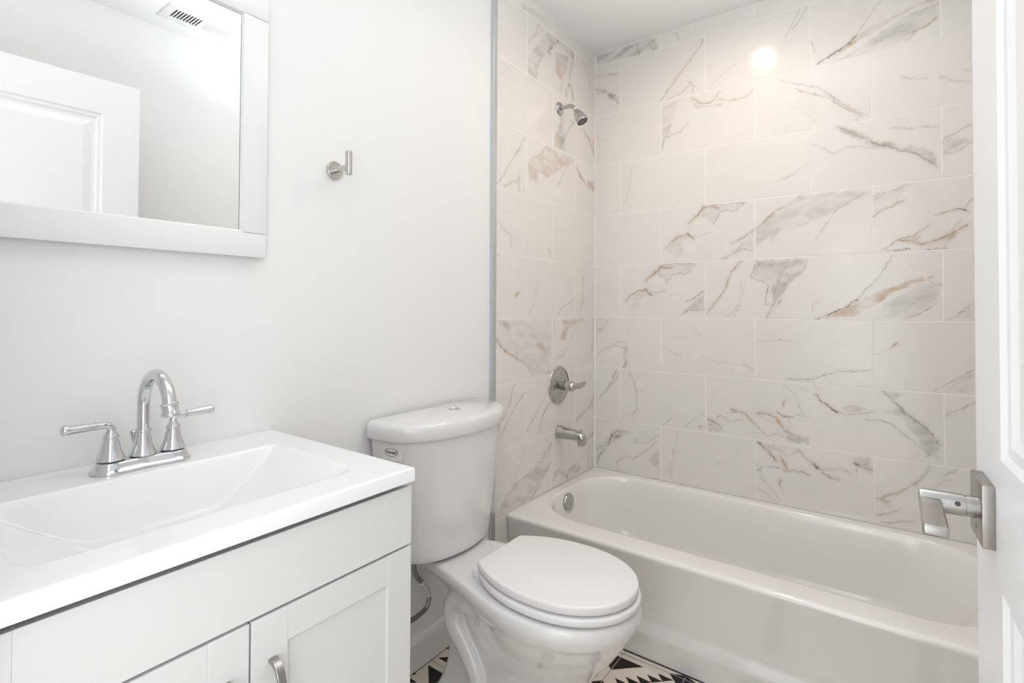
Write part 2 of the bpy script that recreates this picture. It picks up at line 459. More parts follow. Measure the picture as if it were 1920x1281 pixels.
L -3 1 0 4 40 626,591 639,540 669,508 711,427 780,375
L -3 1 0 5 30 717,488 717,446
L -3 -1 1 6 55 404,384 391,420 338,418
L -3 -1 4 7 45 398,379 391,420 306,415 274,374 290,362 353,402
L -3 -1 1 6 60 173,408 233,405 266,389 274,366
L -3 -1 4 8 45 266,372 224,411 138,391 156,361 257,354
L -3 -1 2 8 60 282,372 270,361
L -3 -1 0 5 60 0,571 19,521 76,501
L -3 -1 0 6 40 48,461 75,423 66,356
L -3 -1 0 7 30 5,456 9,368"""

def hash2(ix, iy, seed):
    h = (ix*374761393+iy*668265263+seed*982451653) & 0xffffffff
    h = ((h ^ (h >> 13))*1274126177) & 0xffffffff
    return ((h ^ (h >> 16)) & 0xffff)/65535.0
def vnoise(x, y, seed):
    x0 = np.floor(x).astype(np.int64); y0 = np.floor(y).astype(np.int64); fx = x-x0; fy = y-y0
    fx = fx*fx*(3-2*fx); fy = fy*fy*(3-2*fy)
    a = hash2(x0, y0, seed); b = hash2(x0+1, y0, seed); c = hash2(x0, y0+1, seed); d = hash2(x0+1, y0+1, seed)
    return (a*(1-fx)+b*fx)*(1-fy)+(c*(1-fx)+d*fx)*fy
def fbm(x, y, seed, o=4):
    s = 0; a = 0.5; t = 0
    for k in range(o): s = s+a*vnoise(x*2**k, y*2**k, seed+k*17); t += a; a *= 0.55
    return s/t
def seg_dist(U, Z, pts):
    best = np.full(U.shape, 1e9); along = np.zeros(U.shape); L = 0
    for (ax, ay), (bx, by) in zip(pts[:-1], pts[1:]):
        dx, dy = bx-ax, by-ay; l2 = dx*dx+dy*dy+1e-9
        t = np.clip(((U-ax)*dx+(Z-ay)*dy)/l2, 0, 1); d = np.hypot(U-ax-t*dx, Z-ay-t*dy)
        m = d < best; best = np.where(m, d, best); along = np.where(m, L+t*math.sqrt(l2), along); L += math.sqrt(l2)
    return best, along/max(L, 1e-6), along
def inside(U, Z, pts):
    r = np.zeros(U.shape, bool); n = len(pts)
    for i in range(n):
        (x1, y1), (x2, y2) = pts[i], pts[(i+1) % n]
        if y1 == y2: continue
        r ^= ((y1 > Z) != (y2 > Z)) & (U < (x2-x1)*(Z-y1)/(y2-y1)+x1)
    return r
STROKES = {}
for ln in VEINS.strip().splitlines():
    f_ = ln.split(); STROKES.setdefault((f_[0], int(f_[1]), int(f_[2])), []).append((int(f_[3]), int(f_[4]), int(f_[5]), [tuple(map(int, p.split(','))) for p in f_[6:]]))
TH, TW2, ROW0 = 0.2565, 0.2061, 1.115
def tile_wall(name, key, umax, off, xyz, zmin=0.0, zmax=CEIL, step=0.0033, wild=0.0):
    """brick bond of 10 x 16 inch marble look tiles; xyz maps (u, z, depth) to world"""
    VS, FS, CS, base = [], [], [], 0
    g = 0.0015
    for j in range(int(math.floor((zmin-ROW0)/TH)), int(math.ceil((zmax-ROW0)/TH))):
        za, zb = max(ROW0+j*TH, zmin), min(ROW0+(j+1)*TH, zmax)
        if zb-za < 0.01: continue
        for i in range(-3, 12):
            if i % 2 != j % 2: continue
            ua, ub = max(off+i*TW2, 0), min(off+(i+2)*TW2, umax)
            if ub-ua < 0.006: continue
            a, b = ua+(g if ua > 0 else 0), ub-(g if ub < umax else 0); c, d = za+g, zb-g
            st = step if key != 'R' else 0.012
            if zb < 0.36 and key != 'L': st = 0.02
            nu, nz = max(3, int((b-a)/st)), max(3, int((d-c)/st))
            us = np.concatenate([[a, a+.0006, a+.0014], np.linspace(a+.0028, b-.0028, nu), [b-.0014, b-.0006, b]])
            zs = np.concatenate([[c, c+.0006, c+.0014], np.linspace(c+.0028, d-.0028, nz), [d-.0014, d-.0006, d]])
            U, Z = np.meshgrid(us, zs, indexing='ij')
            e = np.minimum(np.minimum(U-a, b-U), np.minimum(Z-c, d-Z))
            dep = -np.clip(1-e/0.0010, 0, 1)**2*0.0005
            seed = (j*31+i*7+{'B': 0, 'L': 100, 'R': 200}[key]) & 1023
            mu, mz = U*1000, Z*1000
            wu = mu+(fbm(mu/38, mz/38, seed)-.5)*12+(fbm(mu/10, mz/10, seed+5, 4)-.5)*11
            wz = mz+(fbm(mu/38, mz/38, seed+50)-.5)*12+(fbm(mu/10, mz/10, seed+55, 4)-.5)*11
            gr = np.zeros(U.shape); br = np.zeros(U.shape); dk = np.zeros(U.shape)
            streak = fbm((mu*0.85+mz*0.5)/80+wz/160, (mz*0.85-mu*0.5)/22+wu/120, seed+9, 4)
            # faint ground veining everywhere
            th_ = hash2(seed, 3, 1)*1.2+0.3; ru = mu*math.cos(th_)+mz*math.sin(th_); rz = mz*math.cos(th_)-mu*math.sin(th_)
            rid = 1-np.abs(2*fbm(ru/260+seed, rz/95, seed+77, 5)-1)
            amt = 0.035+wild*(0.35 if hash2(seed, 8, 2) > .5 else 0.12)
            gr += amt*np.clip((rid-0.90)/0.10, 0, 1)**2
            gr += 0.04*np.clip((fbm(ru/150, rz/60, seed+31, 4)-0.5)*3, 0, 1)
            nz1 = fbm(mu/14, mz/14, seed+21, 3); nz2 = fbm(mu/34, mz/34, seed+23, 3)
            for kind, wd, stg, pts in STROKES.get((key, j, i), []):
                S = stg/100*(1.22 if kind <= 2 else 1.3)
                if kind <= 2:
                    dist, al, alm = seg_dist(wu, wz, pts)
                    sg = 0.30*wd*(0.55+0.9*vnoise(alm/22, alm*0+.5, seed+wd))*(0.6+0.4*np.sin(np.pi*np.clip(al, 0.02, 0.98))**0.5)+0.5
                    brk = 0.35+1.1*vnoise(alm/16, alm*0+3.5, seed+11)
                    v = np.exp(-(dist/sg)**1.4)*(0.45+0.75*nz1)*np.clip(brk, 0, 1.15)
                    side = np.exp(-(dist/(wd*1.6))**1.5)*0.26*np.clip(nz2*1.6-0.25, 0, 1)
                    v = np.clip(v+side, 0, 1.2)*S
                    if kind == 0: gr = np.maximum(gr, v)+0.25*np.minimum(gr, v)
                    elif kind == 1: br = np.maximum(br, v); gr = np.maximum(gr, v*0.45*(0.4+nz2))
                    else: dk = np.maximum(dk, v*(0.5+0.8*nz1)); br = np.maximum(br, v*0.5)
                else:
                    ins = inside(wu, wz, pts); dist, al, _ = seg_dist(wu, wz, pts+[pts[0]])
                    sd = np.where(ins, dist, -dist)
                    sd = sd+(nz1-.5)*9
                    v = np.clip((sd+3)/14, 0, 1); v = v*v*(3-2*v)
                    rim = np.exp(-np.clip(dist, 0, None)/7)
                    v = v*S*(0.20+0.85*np.clip((streak-0.30)*2.0, 0, 1)+0.30*rim*nz1)*(0.65+0.7*nz2)
                    if kind == 3: gr = np.maximum(gr, v)+0.4*np.minimum(gr, v)
                    else: br = np.maximum(br, v); gr = np.maximum(gr, v*0.35)
            X = np.stack(xyz(U, Z, dep), -1).reshape(-1, 3)
            nU, nZ = U.shape; idx = base+np.arange(nU*nZ).reshape(nU, nZ)
            FS.append(np.stack([idx[:-1, :-1], idx[1:, :-1], idx[1:, 1:], idx[:-1, 1:]], -1).reshape(-1, 4))
            C = np.stack([np.clip(gr, 0, 1), np.clip(br, 0, 1), np.clip(dk, 0, 1), np.full(U.shape, hash2(seed, 1, 5))], -1).reshape(-1, 4)
            VS.append(X); CS.append(C); base += nU*nZ
    # grout bed
    gu = [(0, zmin), (umax, zmin), (umax, zmax), (0, zmax)]
    q = np.stack(xyz(np.array([p[0] for p in gu]), np.array([p[1] for p in gu]), np.full(4, -0.0006)), -1)
    VS.append(q); CS.append(np.zeros((4, 4))); FS.append(np.array([[base, base+1, base+2, base+3]])); gi = sum(len(f) for f in FS)-1
    V = np.vstack(VS).astype(np.float32); F = np.vstack(FS).astype(np.int32); C = np.vstack(CS).astype(np.float32)
    me = bpy.data.meshes.new(name); me.vertices.add(len(V)); me.vertices.foreach_set('co', V.ravel())
    me.loops.add(F.size); me.loops.foreach_set('vertex_index', F.ravel())
    me.polygons.add(len(F)); me.polygons.foreach_set('loop_start', np.arange(0, F.size, 4, dtype=np.int32)); me.polygons.foreach_set('loop_total', np.full(len(F), 4, np.int32))
    me.materials.append(TILE); me.materials.append(GROUTW)
    mi = np.zeros(len(F), np.int32); mi[gi] = 1; me.polygons.foreach_set('material_index', mi)
    me.polygons.foreach_set('use_smooth', np.ones(len(F), bool)); me.update(calc_edges=True); me.validate()
    at = me.attributes.new('marble', 'FLOAT_COLOR', 'POINT'); at.data.foreach_set('color', C.ravel())
    o = bpy.data.objects.new(name, me); COL.objects.link(o); o['kind'] = 'structure'
    return o
def tile_material():
    m = mat('marble_tile', (0.8, 0.77, 0.74), 0.15, coat=0.0); nt = m.node_tree; N = nt.nodes; L = nt.links; b = N['Principled BSDF']
    at = N.new('ShaderNodeAttribute'); at.attribute_name = 'marble'; sep = N.new('ShaderNodeSeparateColor'); L.new(at.outputs['Color'], sep.inputs[0])
    tc = N.new('ShaderNodeTexCoord'); nz = N.new('ShaderNodeTexNoise'); nz.inputs['Scale'].default_value = 140; nz.inputs['Detail'].default_value = 5; L.new(tc.outputs['Object'], nz.inputs['Vector'])
    nz2 = N.new('ShaderNodeTexNoise'); nz2.inputs['Scale'].default_value = 5; nz2.inputs['Detail'].default_value = 4; L.new(tc.outputs['Object'], nz2.inputs['Vector'])
    mr = N.new('ShaderNodeMapRange'); mr.inputs['To Min'].default_value = 0.75; mr.inputs['To Max'].default_value = 1.25; L.new(nz.outputs['Fac'], mr.inputs['Value'])
    base = N.new('ShaderNodeMix'); base.data_type = 'RGBA'; base.inputs['A'].default_value = (0.825, 0.790, 0.760, 1); base.inputs['B'].default_value = (0.800, 0.768, 0.738, 1); L.new(nz2.outputs['Fac'], base.inputs['Factor'])
    def mul(sock):
        k = N.new('ShaderNodeMath'); k.operation = 'MULTIPLY'; k.use_clamp = True; L.new(sock, k.inputs[0]); L.new(mr.outputs[0], k.inputs[1]); return k.outputs[0]
    cur = base.outputs['Result']
    for s, col in ((sep.outputs['Red'], (0.36, 0.335, 0.315, 1)), (sep.outputs['Green'], (0.52, 0.34, 0.205, 1)), (sep.outputs['Blue'], (0.13, 0.095, 0.07, 1))):
        x = N.new('ShaderNodeMix'); x.data_type = 'RGBA'; L.new(mul(s), x.inputs['Factor']); L.new(cur, x.inputs['A']); x.inputs['B'].default_value = col; cur = x.outputs['Result']
    L.new(cur, b.inputs['Base Color'])
    return m
TILE = tile_material(); GROUTW = mat('wall_grout', (0.93, 0.90, 0.87), 0.8)
tile_wall('wall_back', 'B', 1.5495, 0.1411, lambda u, z, d: (u, -d*1.0+0*u, z), wild=0.0)
tile_wall('wall_shower_left', 'L', 0.8262, 0.2072, lambda u, z, d: (d+0*u, -u, z), wild=0.0)
tile_wall('wall_shower_right', 'R', 0.8262, 0.2072, lambda u, z, d: (1.5495-d+0*u, -u, z), wild=1.0)

# ------------------------------------------------------------------ room shell
W, YE, XP = 1.560, -2.345, -0.010       # right wall, entry wall, painted left wall plane
def struct(name, mb, m, **k):
    o = mb.build(name, m, None, **k); o['kind'] = 'structure'; return o
struct('wall_left', MB().box((XP-0.1, YE-0.12, 0), (XP, 0.1, CEIL)), M['paint'], smooth=False)
struct('ceiling', MB().box((XP-0.1, YE-1.6, CEIL), (W+0.9, 0.1, CEIL+0.1)), M['ceil'], smooth=False)
struct('wall_right', MB().box((W, YE-0.12, 0), (W+0.1, 0.1, CEIL)), M['paint'], smooth=False)
DX0, DX1 = 0.565, 1.372
struct('wall_entry', MB().box((XP, YE-0.12, 0), (DX0, YE, CEIL)).box((DX1, YE-0.12, 0), (W, YE, CEIL)).box((DX0, YE-0.12, 2.075), (DX1, YE, CEIL)), M['paint'], smooth=False)
struct('baseboard_left', MB().box((XP, -1.700, 0.002), (0.004, -0.852, 0.086)).loft(
    [[(XP, y, 0.086), (0.004, y, 0.086), (0.002, y, 0.096), (-0.004, y, 0.104), (XP, y, 0.106)] for y in (-1.700, -0.852)]), M['trimw'])
struct('baseboard_right', MB().box((W-0.014, -2.34, 0.002), (W, -0.83, 0.1), 0.003), M['trimw'])
struct('trim_1', MB().box((XP-0.002, -0.8505, 0.0), (0.0030, -0.8475, CEIL)).box((-0.002, -0.8475, 0.0), (0.0030, -0.8262, CEIL), 0.0008), M['alu'], smooth=False)
def casing(x0, x1):
    return (x0, YE, 0), (x1, YE+0.016, 2.14)
struct('trim_2', MB().box(*casing(DX0-0.065, DX0), 0.004).box((DX1, YE, 0), (DX1+0.065, YE+0.016, 2.14), 0.004).box((DX0, YE, 2.075), (DX1, YE+0.016, 2.14), 0.004), M['trimw'])

# ------------------------------------------------------------------ patterned floor
TS = 0.2035
def floor():
    mb = MB(); mb.box((XP-0.1, YE-1.6, -0.05), (W+0.9, 0.1, 0), mi=0)
    CX, CY = 0.091, -1.166
    def tri(pts, mi, z): mb.quad([(x, y, z) for x, y in pts], mi)
    shapes = [[(0, .022), (0, .096), (.078, .022)], [(.155, 0), (TS, 0), (TS, .0485)], [(0, .155), (.0485, TS), (0, TS)]]
    for k in range(5):
        x, y = .0253+.0253*k, .1225-.0250*k
        shapes.append([(x, y), (x+.0253, y+.0262), (x+.0506, y+.001)])
    x_lo, x_hi, y_lo, y_hi = XP, W, YE-0.1, -0.74
    for i in range(-1, 5):
        for j in range(-4, 4):
            cx, cy = CX+2*TS*i, CY+2*TS*j
            for sx in (-1, 1):
                for sy in (-1, 1):
                    for s in shapes:
                        p = [(min(max(cx+sx*a, x_lo), x_hi), min(max(cy+sy*b, y_lo), y_hi)) for a, b in s]
                        ar = sum(p[q][0]*p[(q+1) % 3][1]-p[(q+1) % 3][0]*p[q][1] for q in range(3))
                        if abs(ar) < 1e-6: continue
                        if ar < 0: p.reverse()
                        tri(p, 1, 0.0004)
    g = 0.0013
    for i in range(-1, 9):
        x = CX+TS*i
        if x_lo < x < x_hi: tri([(x-g, y_lo), (x+g, y_lo), (x+g, y_hi), (x-g, y_hi)], 2, 0.0007)
    for j in range(-8, 4):
        y = CY+TS*j
        if y_lo < y < y_hi: tri([(x_lo, y-g), (x_hi, y-g), (x_hi, y+g), (x_lo, y+g)], 2, 0.0008)
    tri([(0, -0.7425), (W, -0.7425), (W, -0.7355), (0, -0.7355)], 1, 0.0010)  # shadow gap under the tub apron, painted as a black strip
    tri([(0.003, -1.70), (0.0052, -1.70), (0.0052, -0.85), (0.003, -0.85)], 1, 0.0010)  # thin painted shadow line along the foot of the baseboard
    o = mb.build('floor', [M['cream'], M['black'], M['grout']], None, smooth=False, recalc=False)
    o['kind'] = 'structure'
floor()

# ------------------------------------------------------------------ bathtub
def bathtub():
    t = empty('bathtub', (0.775, -0.38, 0), 'glossy white alcove bathtub below the marble tiled wall', 'bathtub')
    x0, x1, y0, y1, Z = 0.0006, 1.5488, -0.752, -0.001, 0.348
    R = []
    def outer(z, dy=0.0, r=0.003, ins=0.0): R.append(rrect(x0+ins, x1-ins, y0+dy+ins, y1-ins, z, r))
    outer(0.0, 0.016); outer(0.075, 0.012); outer(0.088, 0.010); outer(0.108, 0.026); outer(0.13, 0.026); outer(0.22, 0.018); outer(0.322, 0.004)
    outer(0.334, 0.0); outer(0.341, 0.0012, 0.004, 0.0002); outer(0.3455, 0.005, 0.006, 0.0008); outer(0.3478, 0.010, 0.008, 0.002); outer(Z, 0.017, 0.012, 0.004)
    def inner(dx0, dx1, dy0, dy1, z, r, ry=None): R.append(rrect(x0+dx0, x1-dx1, y0+dy0, y1-dy1, z, r, ry))
    inner(.045, .050, .090, .048, Z+0.0015, .22, .20)
    inner(.049, .054, .095, .052, Z+0.0005, .22, .20); inner(.0515, .057, .098, .0545, Z-0.0022, .22, .20)
    inner(.054, .060, .101, .057, Z-0.007, .22, .20)
    inner(.058, .070, .106, .061, Z-0.020, .215, .20)
    inner(.066, .100, .112, .067, .27, .21, .195)
    inner(.078, .145, .119, .073, .19, .20, .19)
    inner(.092, .195, .130, .083, .12, .19, .18)
    inner(.110, .235, .148, .100, .078, .18, .17)
    inner(.145, .290, .180, .130, .058, .16, .15)
    inner(.220, .380, .250, .200, .050, .11, .11)
    mb = MB(); mb.loft(R, cap0=False, cap1=True)
    b = mb.build('tub_basin', M['tub'], t, angle=60)
    mb = MB(); n = Vector((1, 0, 0.13)).normalized(); o = Vector((0.0615, -0.381, 0.297))
    mb.lathe([(0.0, 0.0), (0.036, 0.0), (0.0385, 0.004), (0.0385, 0.009), (0.036, 0.0125), (0.028, 0.014), (0.0, 0.0145)], o, dirv=n, n=48)
    ov = mb.build('overflow_plate', M['steel'], t); ov['label'] = 'round chrome overflow plate'
    mb = MB(); mb.lathe([(0, 0), (0.005, 0), (0.005, 0.003), (0, 0.004)], o+n*0.0145+Vector((0, 0, -0.012)), dirv=n, n=16)
    mb.build('screw', M['steel'], ov)
    mb = MB(); mb.lathe([(0, 0.0495), (0.036, 0.0495), (0.036, 0.053), (0.02, 0.0545), (0.0, 0.0555)], (0.36, -0.385, 0), n=40)
    mb.build('drain', M['chrome'], t)
bathtub()

# ------------------------------------------------------------------ toilet
TC = -1.183
def toilet():
    t = empty('toilet', (0.36, TC, 0), 'white two piece toilet with closed lid between vanity and bathtub', 'toilet')
    def lid_ring(z, ins, xf=0.215, w=0.252, xb=0.004, n=28, p=4.0):
        xf -= ins; w -= ins; pts = []
        for sgn in (-1, 1):
            seq = range(n+1) if sgn < 0 else range(n, -1, -1)
            for i in seq:
                s = math.sin(math.pi/2*i/n)**1.0
                x = xb+(xf-xb)*s; ww = w*(max(0.0, 1-((x-xb)/(xf-xb))**p))**0.555
                if i == n:
                    if sgn < 0: pts.append(Vector((x, TC, z)))
                    continue
                pts.append(Vector((x, TC+sgn*ww, z)))
        return pts
    def body_ring(z, k):
        return lid_ring(z, 0, 0.203-0.024*k, 0.238-0.048*k, 0.010)
    mb = MB(); T = 0.8285
    mb.loft([lid_ring(T-0.050, 0.010), lid_ring(T-0.049, 0.003), lid_ring(T-0.045, 0.0005), lid_ring(T-0.016, 0.0025), lid_ring(T-0.009, 0.005), lid_ring(T-0.003, 0.010), lid_ring(T, 0.019)])
    lid = mb.build('tank_lid', M['porcelain'], t, angle=50)
    mb = MB(); zt, zb = T-0.0475, 0.415
    ks = [(zb+0.0, 1.22), (zb+0.003, 1.10), (zb+0.009, 1.03), (zb+0.02, 0.985), (zb+0.05, 0.93), (0.55, 0.72), (0.66, 0.35), (0.74, 0.08), (zt, 0)]
    mb.loft([body_ring(z, k) for z, k in ks])
    tank = mb.build('tank', M['porcelain'], t, angle=50)
    mb = MB(); bc = (0.082, -1.146, T-0.0005)
    mb.lathe([(0, 0), (0.0205, 0), (0.0205, 0.0012), (0.0190, 0.0020), (0.0180, 0.0020), (0.0172, 0.0008), (0.0160, 0.0018), (0.0, 0.0018)], bc, n=40)
    bt = mb.build('flush_button', M['chrome'], lid)
    mb = MB(); mb.box((bc[0]-0.0006, bc[1]-0.0155, T+0.0005), (bc[0]+0.0006, bc[1]+0.0155, T+0.0015)); mb.build('button_split', M['darkm'], bt)
    # sticker on the side of the tank
    c = Vector((0.088, 0, 0.748)); k = 0.07
    def side(x):
        xf, w, xb = 0.203-0.024*k, 0.238-0.048*k, 0.010
        return TC - w*(1-((x-xb)/(xf-xb))**4)**0.555
    mb = MB(); n = 8; xs = [0.053+0.068*i/n for i in range(n+1)]; zc = 0.747; off = 0.0009
    mb.loft([[(x, side(x)-off, zc-0.022) for x in xs], [(x, side(x)-off, zc+0.020) for x in xs]], cap0=False, cap1=False, closed=False)
    st = mb.build('sticker', M['paper'], tank, recalc=False)
    st['label'] = 'small white sticker with a black oval logo'
    mb = MB(); N = 48; rings = []
    for rr in (1.0, 0.91):
        rings.append([(0.0875+0.0225*rr*math.cos(2*math.pi*i/N), side(0.0875+0.0225*rr*math.cos(2*math.pi*i/N))-off-0.0006, zc+0.001+0.0115*rr*math.sin(2*math.pi*i/N)) for i in range(N)])
    mb.loft(rings, cap0=False, cap1=False); mb.build('logo_oval', M['ink'], st, recalc=False)
    cu = bpy.data.curves.new('logo_text', 'FONT'); cu.body = 'Premier'; cu.size = 0.0125; cu.shear = 0.35; cu.align_x = 'CENTER'; cu.align_y = 'CENTER'; cu.space_character = 0.86
    cu.offset = 0.00012
    to = bpy.data.objects.new('tmp_text', cu); COL.objects.link(to); dg = bpy.context.evaluated_depsgraph_get(); dg.update()
    me = bpy.data.meshes.new_from_object(to.evaluated_get(dg)); bpy.data.objects.remove(to)
    for v in me.vertices:
        x = 0.0875+v.co.x; v.co = Vector((x, side(x)-off-0.0008, zc+0.001+v.co.y))
    link('logo_text', me, M['ink'], st, smooth=False)
    # bowl ---------------------------------------------------------------
    def bowl_ring(z, xb, xf, wb, wm, xm, n=22):
        """half width wb at the back, wm at xm, round front"""
        pts = []
        def w(x):
            if x <= xm:
                s = (x-xb)/(xm-xb); s = s*s*(3-2*s)
                ww = wb+(wm-wb)*s
                e = min(1, (x-xb)/0.018); return ww-0.018*(1-math.sqrt(max(0, 1-(1-e)**2)))
            return wm*math.sqrt(max(0.0, 1-((x-xm)/(xf-xm))**2))
        X = [xb+(xm-xb)*i/n for i in range(n)] + [xm+(xf-xm)*math.sin(math.pi/2*i/n) for i in range(n+1)]
        for sgn in (-1, 1):
            L = X if sgn < 0 else X[::-1][1:]
            for x in L: pts.append(Vector((x, TC+sgn*w(x), z)))
        return pts
    mb = MB()
    mb.loft([bowl_ring(0.405, 0.038, 0.703, 0.092, 0.170, 0.50), bowl_ring(0.4035, 0.034, 0.713, 0.096, 0.181, 0.50), bowl_ring(0.397, 0.031, 0.720, 0.098, 0.187, 0.50),
             bowl_ring(0.378, 0.032, 0.723, 0.096, 0.189, 0.50), bowl_ring(0.358, 0.045, 0.717, 0.086, 0.184, 0.50), bowl_ring(0.340, 0.085, 0.705, 0.066, 0.174, 0.49),
             bowl_ring(0.305, 0.125, 0.684, 0.050, 0.160, 0.475), bowl_ring(0.265, 0.135, 0.656, 0.046, 0.138, 0.46), bowl_ring(0.225, 0.135, 0.622, 0.044, 0.114, 0.45),
             bowl_ring(0.185, 0.135, 0.596, 0.044, 0.094, 0.44), bowl_ring(0.145, 0.130, 0.588, 0.044, 0.086, 0.43), bowl_ring(0.09, 0.125, 0.590, 0.048, 0.088, 0.43),
             bowl_ring(0.045, 0.115, 0.594, 0.058, 0.094, 0.43), bowl_ring(0.02, 0.105, 0.600, 0.070, 0.100, 0.43), bowl_ring(0.001, 0.100, 0.603, 0.074, 0.103, 0.43)])
    # trapway: S shaped pipe standing proud of both sides of the pedestal
    for sg in (-1, 1):
        path = [(0.40, .040, .285), (0.33, .060, .285), (0.265, .068, .305), (0.205, .062, .305), (0.178, .060, .268), (0.190, .062, .220), (0.232, .066, .175), (0.272, .070, .125), (0.288, .070, .060), (0.290, .068, .005)]
        P = smooth_path([(a, TC+sg*b, c) for a, b, c in path], 6)
        rr = [0.033+0.004*math.sin(i*0.1) for i in range(len(P))]
        mb.tube(P, rr, n=20)
        mb.lathe([(0, 0.0), (0.021, 0.0), (0.021, 0.035), (0.016, 0.040), (0, 0.041)], (0.33, TC+sg*0.088, 0.0), n=20)
    bowl = mb.build('bowl', M['porcelain'], t, angle=180)
    r = bowl.modifiers.new('remesh', 'REMESH'); r.mode = 'VOXEL'; r.voxel_size = 0.0042; r.use_smooth_shade = True
    s = bowl.modifiers.new('smooth', 'SMOOTH'); s.factor = 0.5; s.iterations = 18
    # seat ring and lid --------------------------------------------------
    def seat_ring(z, ins, xb=0.298, xf=0.716, wb=0.102, wm=0.1665, n=26):
        pts = []; xm = 0.505; xb += ins; xf -= ins
        def w(x):
            if x <= xm:
                s = (x-xm)/(xb-xm); return (wm-ins)-(wm-wb)*(abs(s)**2.3)
            return (wm-ins)*math.sqrt(max(0.0, 1-((x-xm)/(xf-xm))**2.15))
        X = [xb+(xm-xb)*i/n for i in range(n)] + [xm+(xf-xm)*math.sin(math.pi/2*i/n) for i in range(n+1)]
        for sgn in (-1, 1):
            L = X if sgn < 0 else X[::-1][1:]
            for x in L: pts.append(Vector((x, TC+sgn*w(x), z)))
        return pts
    mb = MB(); a = dict(xf=0.722, wm=0.1725, wb=0.104, xb=0.305)
    mb.loft([seat_ring(0.4085, 0.012, **a), seat_ring(0.4095, 0.004, **a), seat_ring(0.414, 0.0, **a), seat_ring(0.424, 0.0, **a), seat_ring(0.4275, 0.0015, **a), seat_ring(0.429, 0.006, **a)])
    mb.build('seat', M['seat'], t, angle=60)
    mb = MB()
    mb.loft([seat_ring(0.4335, 0.008), seat_ring(0.4342, 0.003), seat_ring(0.437, 0.0005), seat_ring(0.4500, 0.0), seat_ring(0.4535, 0.0008), seat_ring(0.4552, 0.0026), seat_ring(0.456, 0.0055)])
    mb.build('seat_lid', M['seat'], t, angle=50)
    for sg in (-1, 1):
        mb = MB(); mb.box((0.276, TC+sg*0.088-0.012, 0.4035), (0.318, TC+sg*0.088+0.012, 0.426), 0.004, 3)
        mb.build('hinge', M['seat'], t)
    for x, y in ((0.36, -0.09), (0.36, 0.09), (0.66, -0.05), (0.66, 0.05)):
        mb = MB(); mb.box((x-0.012, TC+y*1.2-0.006, 0.4035), (x+0.012, TC+y*1.2+0.006, 0.411), 0.002); mb.build('bumper', M['seat'], t)
toilet()

def supply_hose():
    t = empty('water_supply_hose', (0.035, -1.30, 0.2), 'grey braided water hose hanging under the toilet tank', 'hose')
    P = smooth_path([(0.062, -1.300, 0.412), (0.058, -1.297, 0.388), (0.052, -1.286, 0.350), (0.050, -1.266, 0.318), (0.050, -1.240, 0.285), (0.050, -1.223, 0.247), (0.050, -1.236, 0.218), (0.050, -1.272, 0.2095), (0.050, -1.310, 0.209), (0.050, -1.334, 0.209)], 8)
    mb = MB(); mb.tube(P, 0.0074, n=14); mb.build('braided_hose', M['braid'], t)
    mb = MB(); mb.tube(P[26:40], 0.0086, n=14); lb = mb.build('paper_tag', M['paper'], t); lb['label'] = 'white paper tag wrapped round the hose'
    for k in (29, 33, 36):
        mb = MB(); mb.tube([P[k], P[k].lerp(P[k+1], 0.35)], 0.0089, n=14); mb.build('printed_line', M['braid'], lb)
    mb = MB(); mb.lathe([(0, 0), (0.013, 0), (0.015, 0.008), (0.015, 0.022), (0.0, 0.022)], (0.062, -1.300, 0.391), n=10); mb.build('nut', M['inside'], t)
    mb = MB(); mb.lathe([(0, 0), (0.022, 0), (0.02, 0.006), (0.008, 0.008), (0.008, 0.045), (0.012, 0.047), (0.012, 0.075), (0, 0.075)], (XP, -1.345, 0.209), axis='x', n=24)
    mb.lathe([(0, 0), (0.008, 0), (0.008, 0.02), (0, 0.02)], (0.050, -1.345, 0.209), axis='y', n=16)
    mb.build('shutoff_valve', M['chrome'], t)
supply_hose()

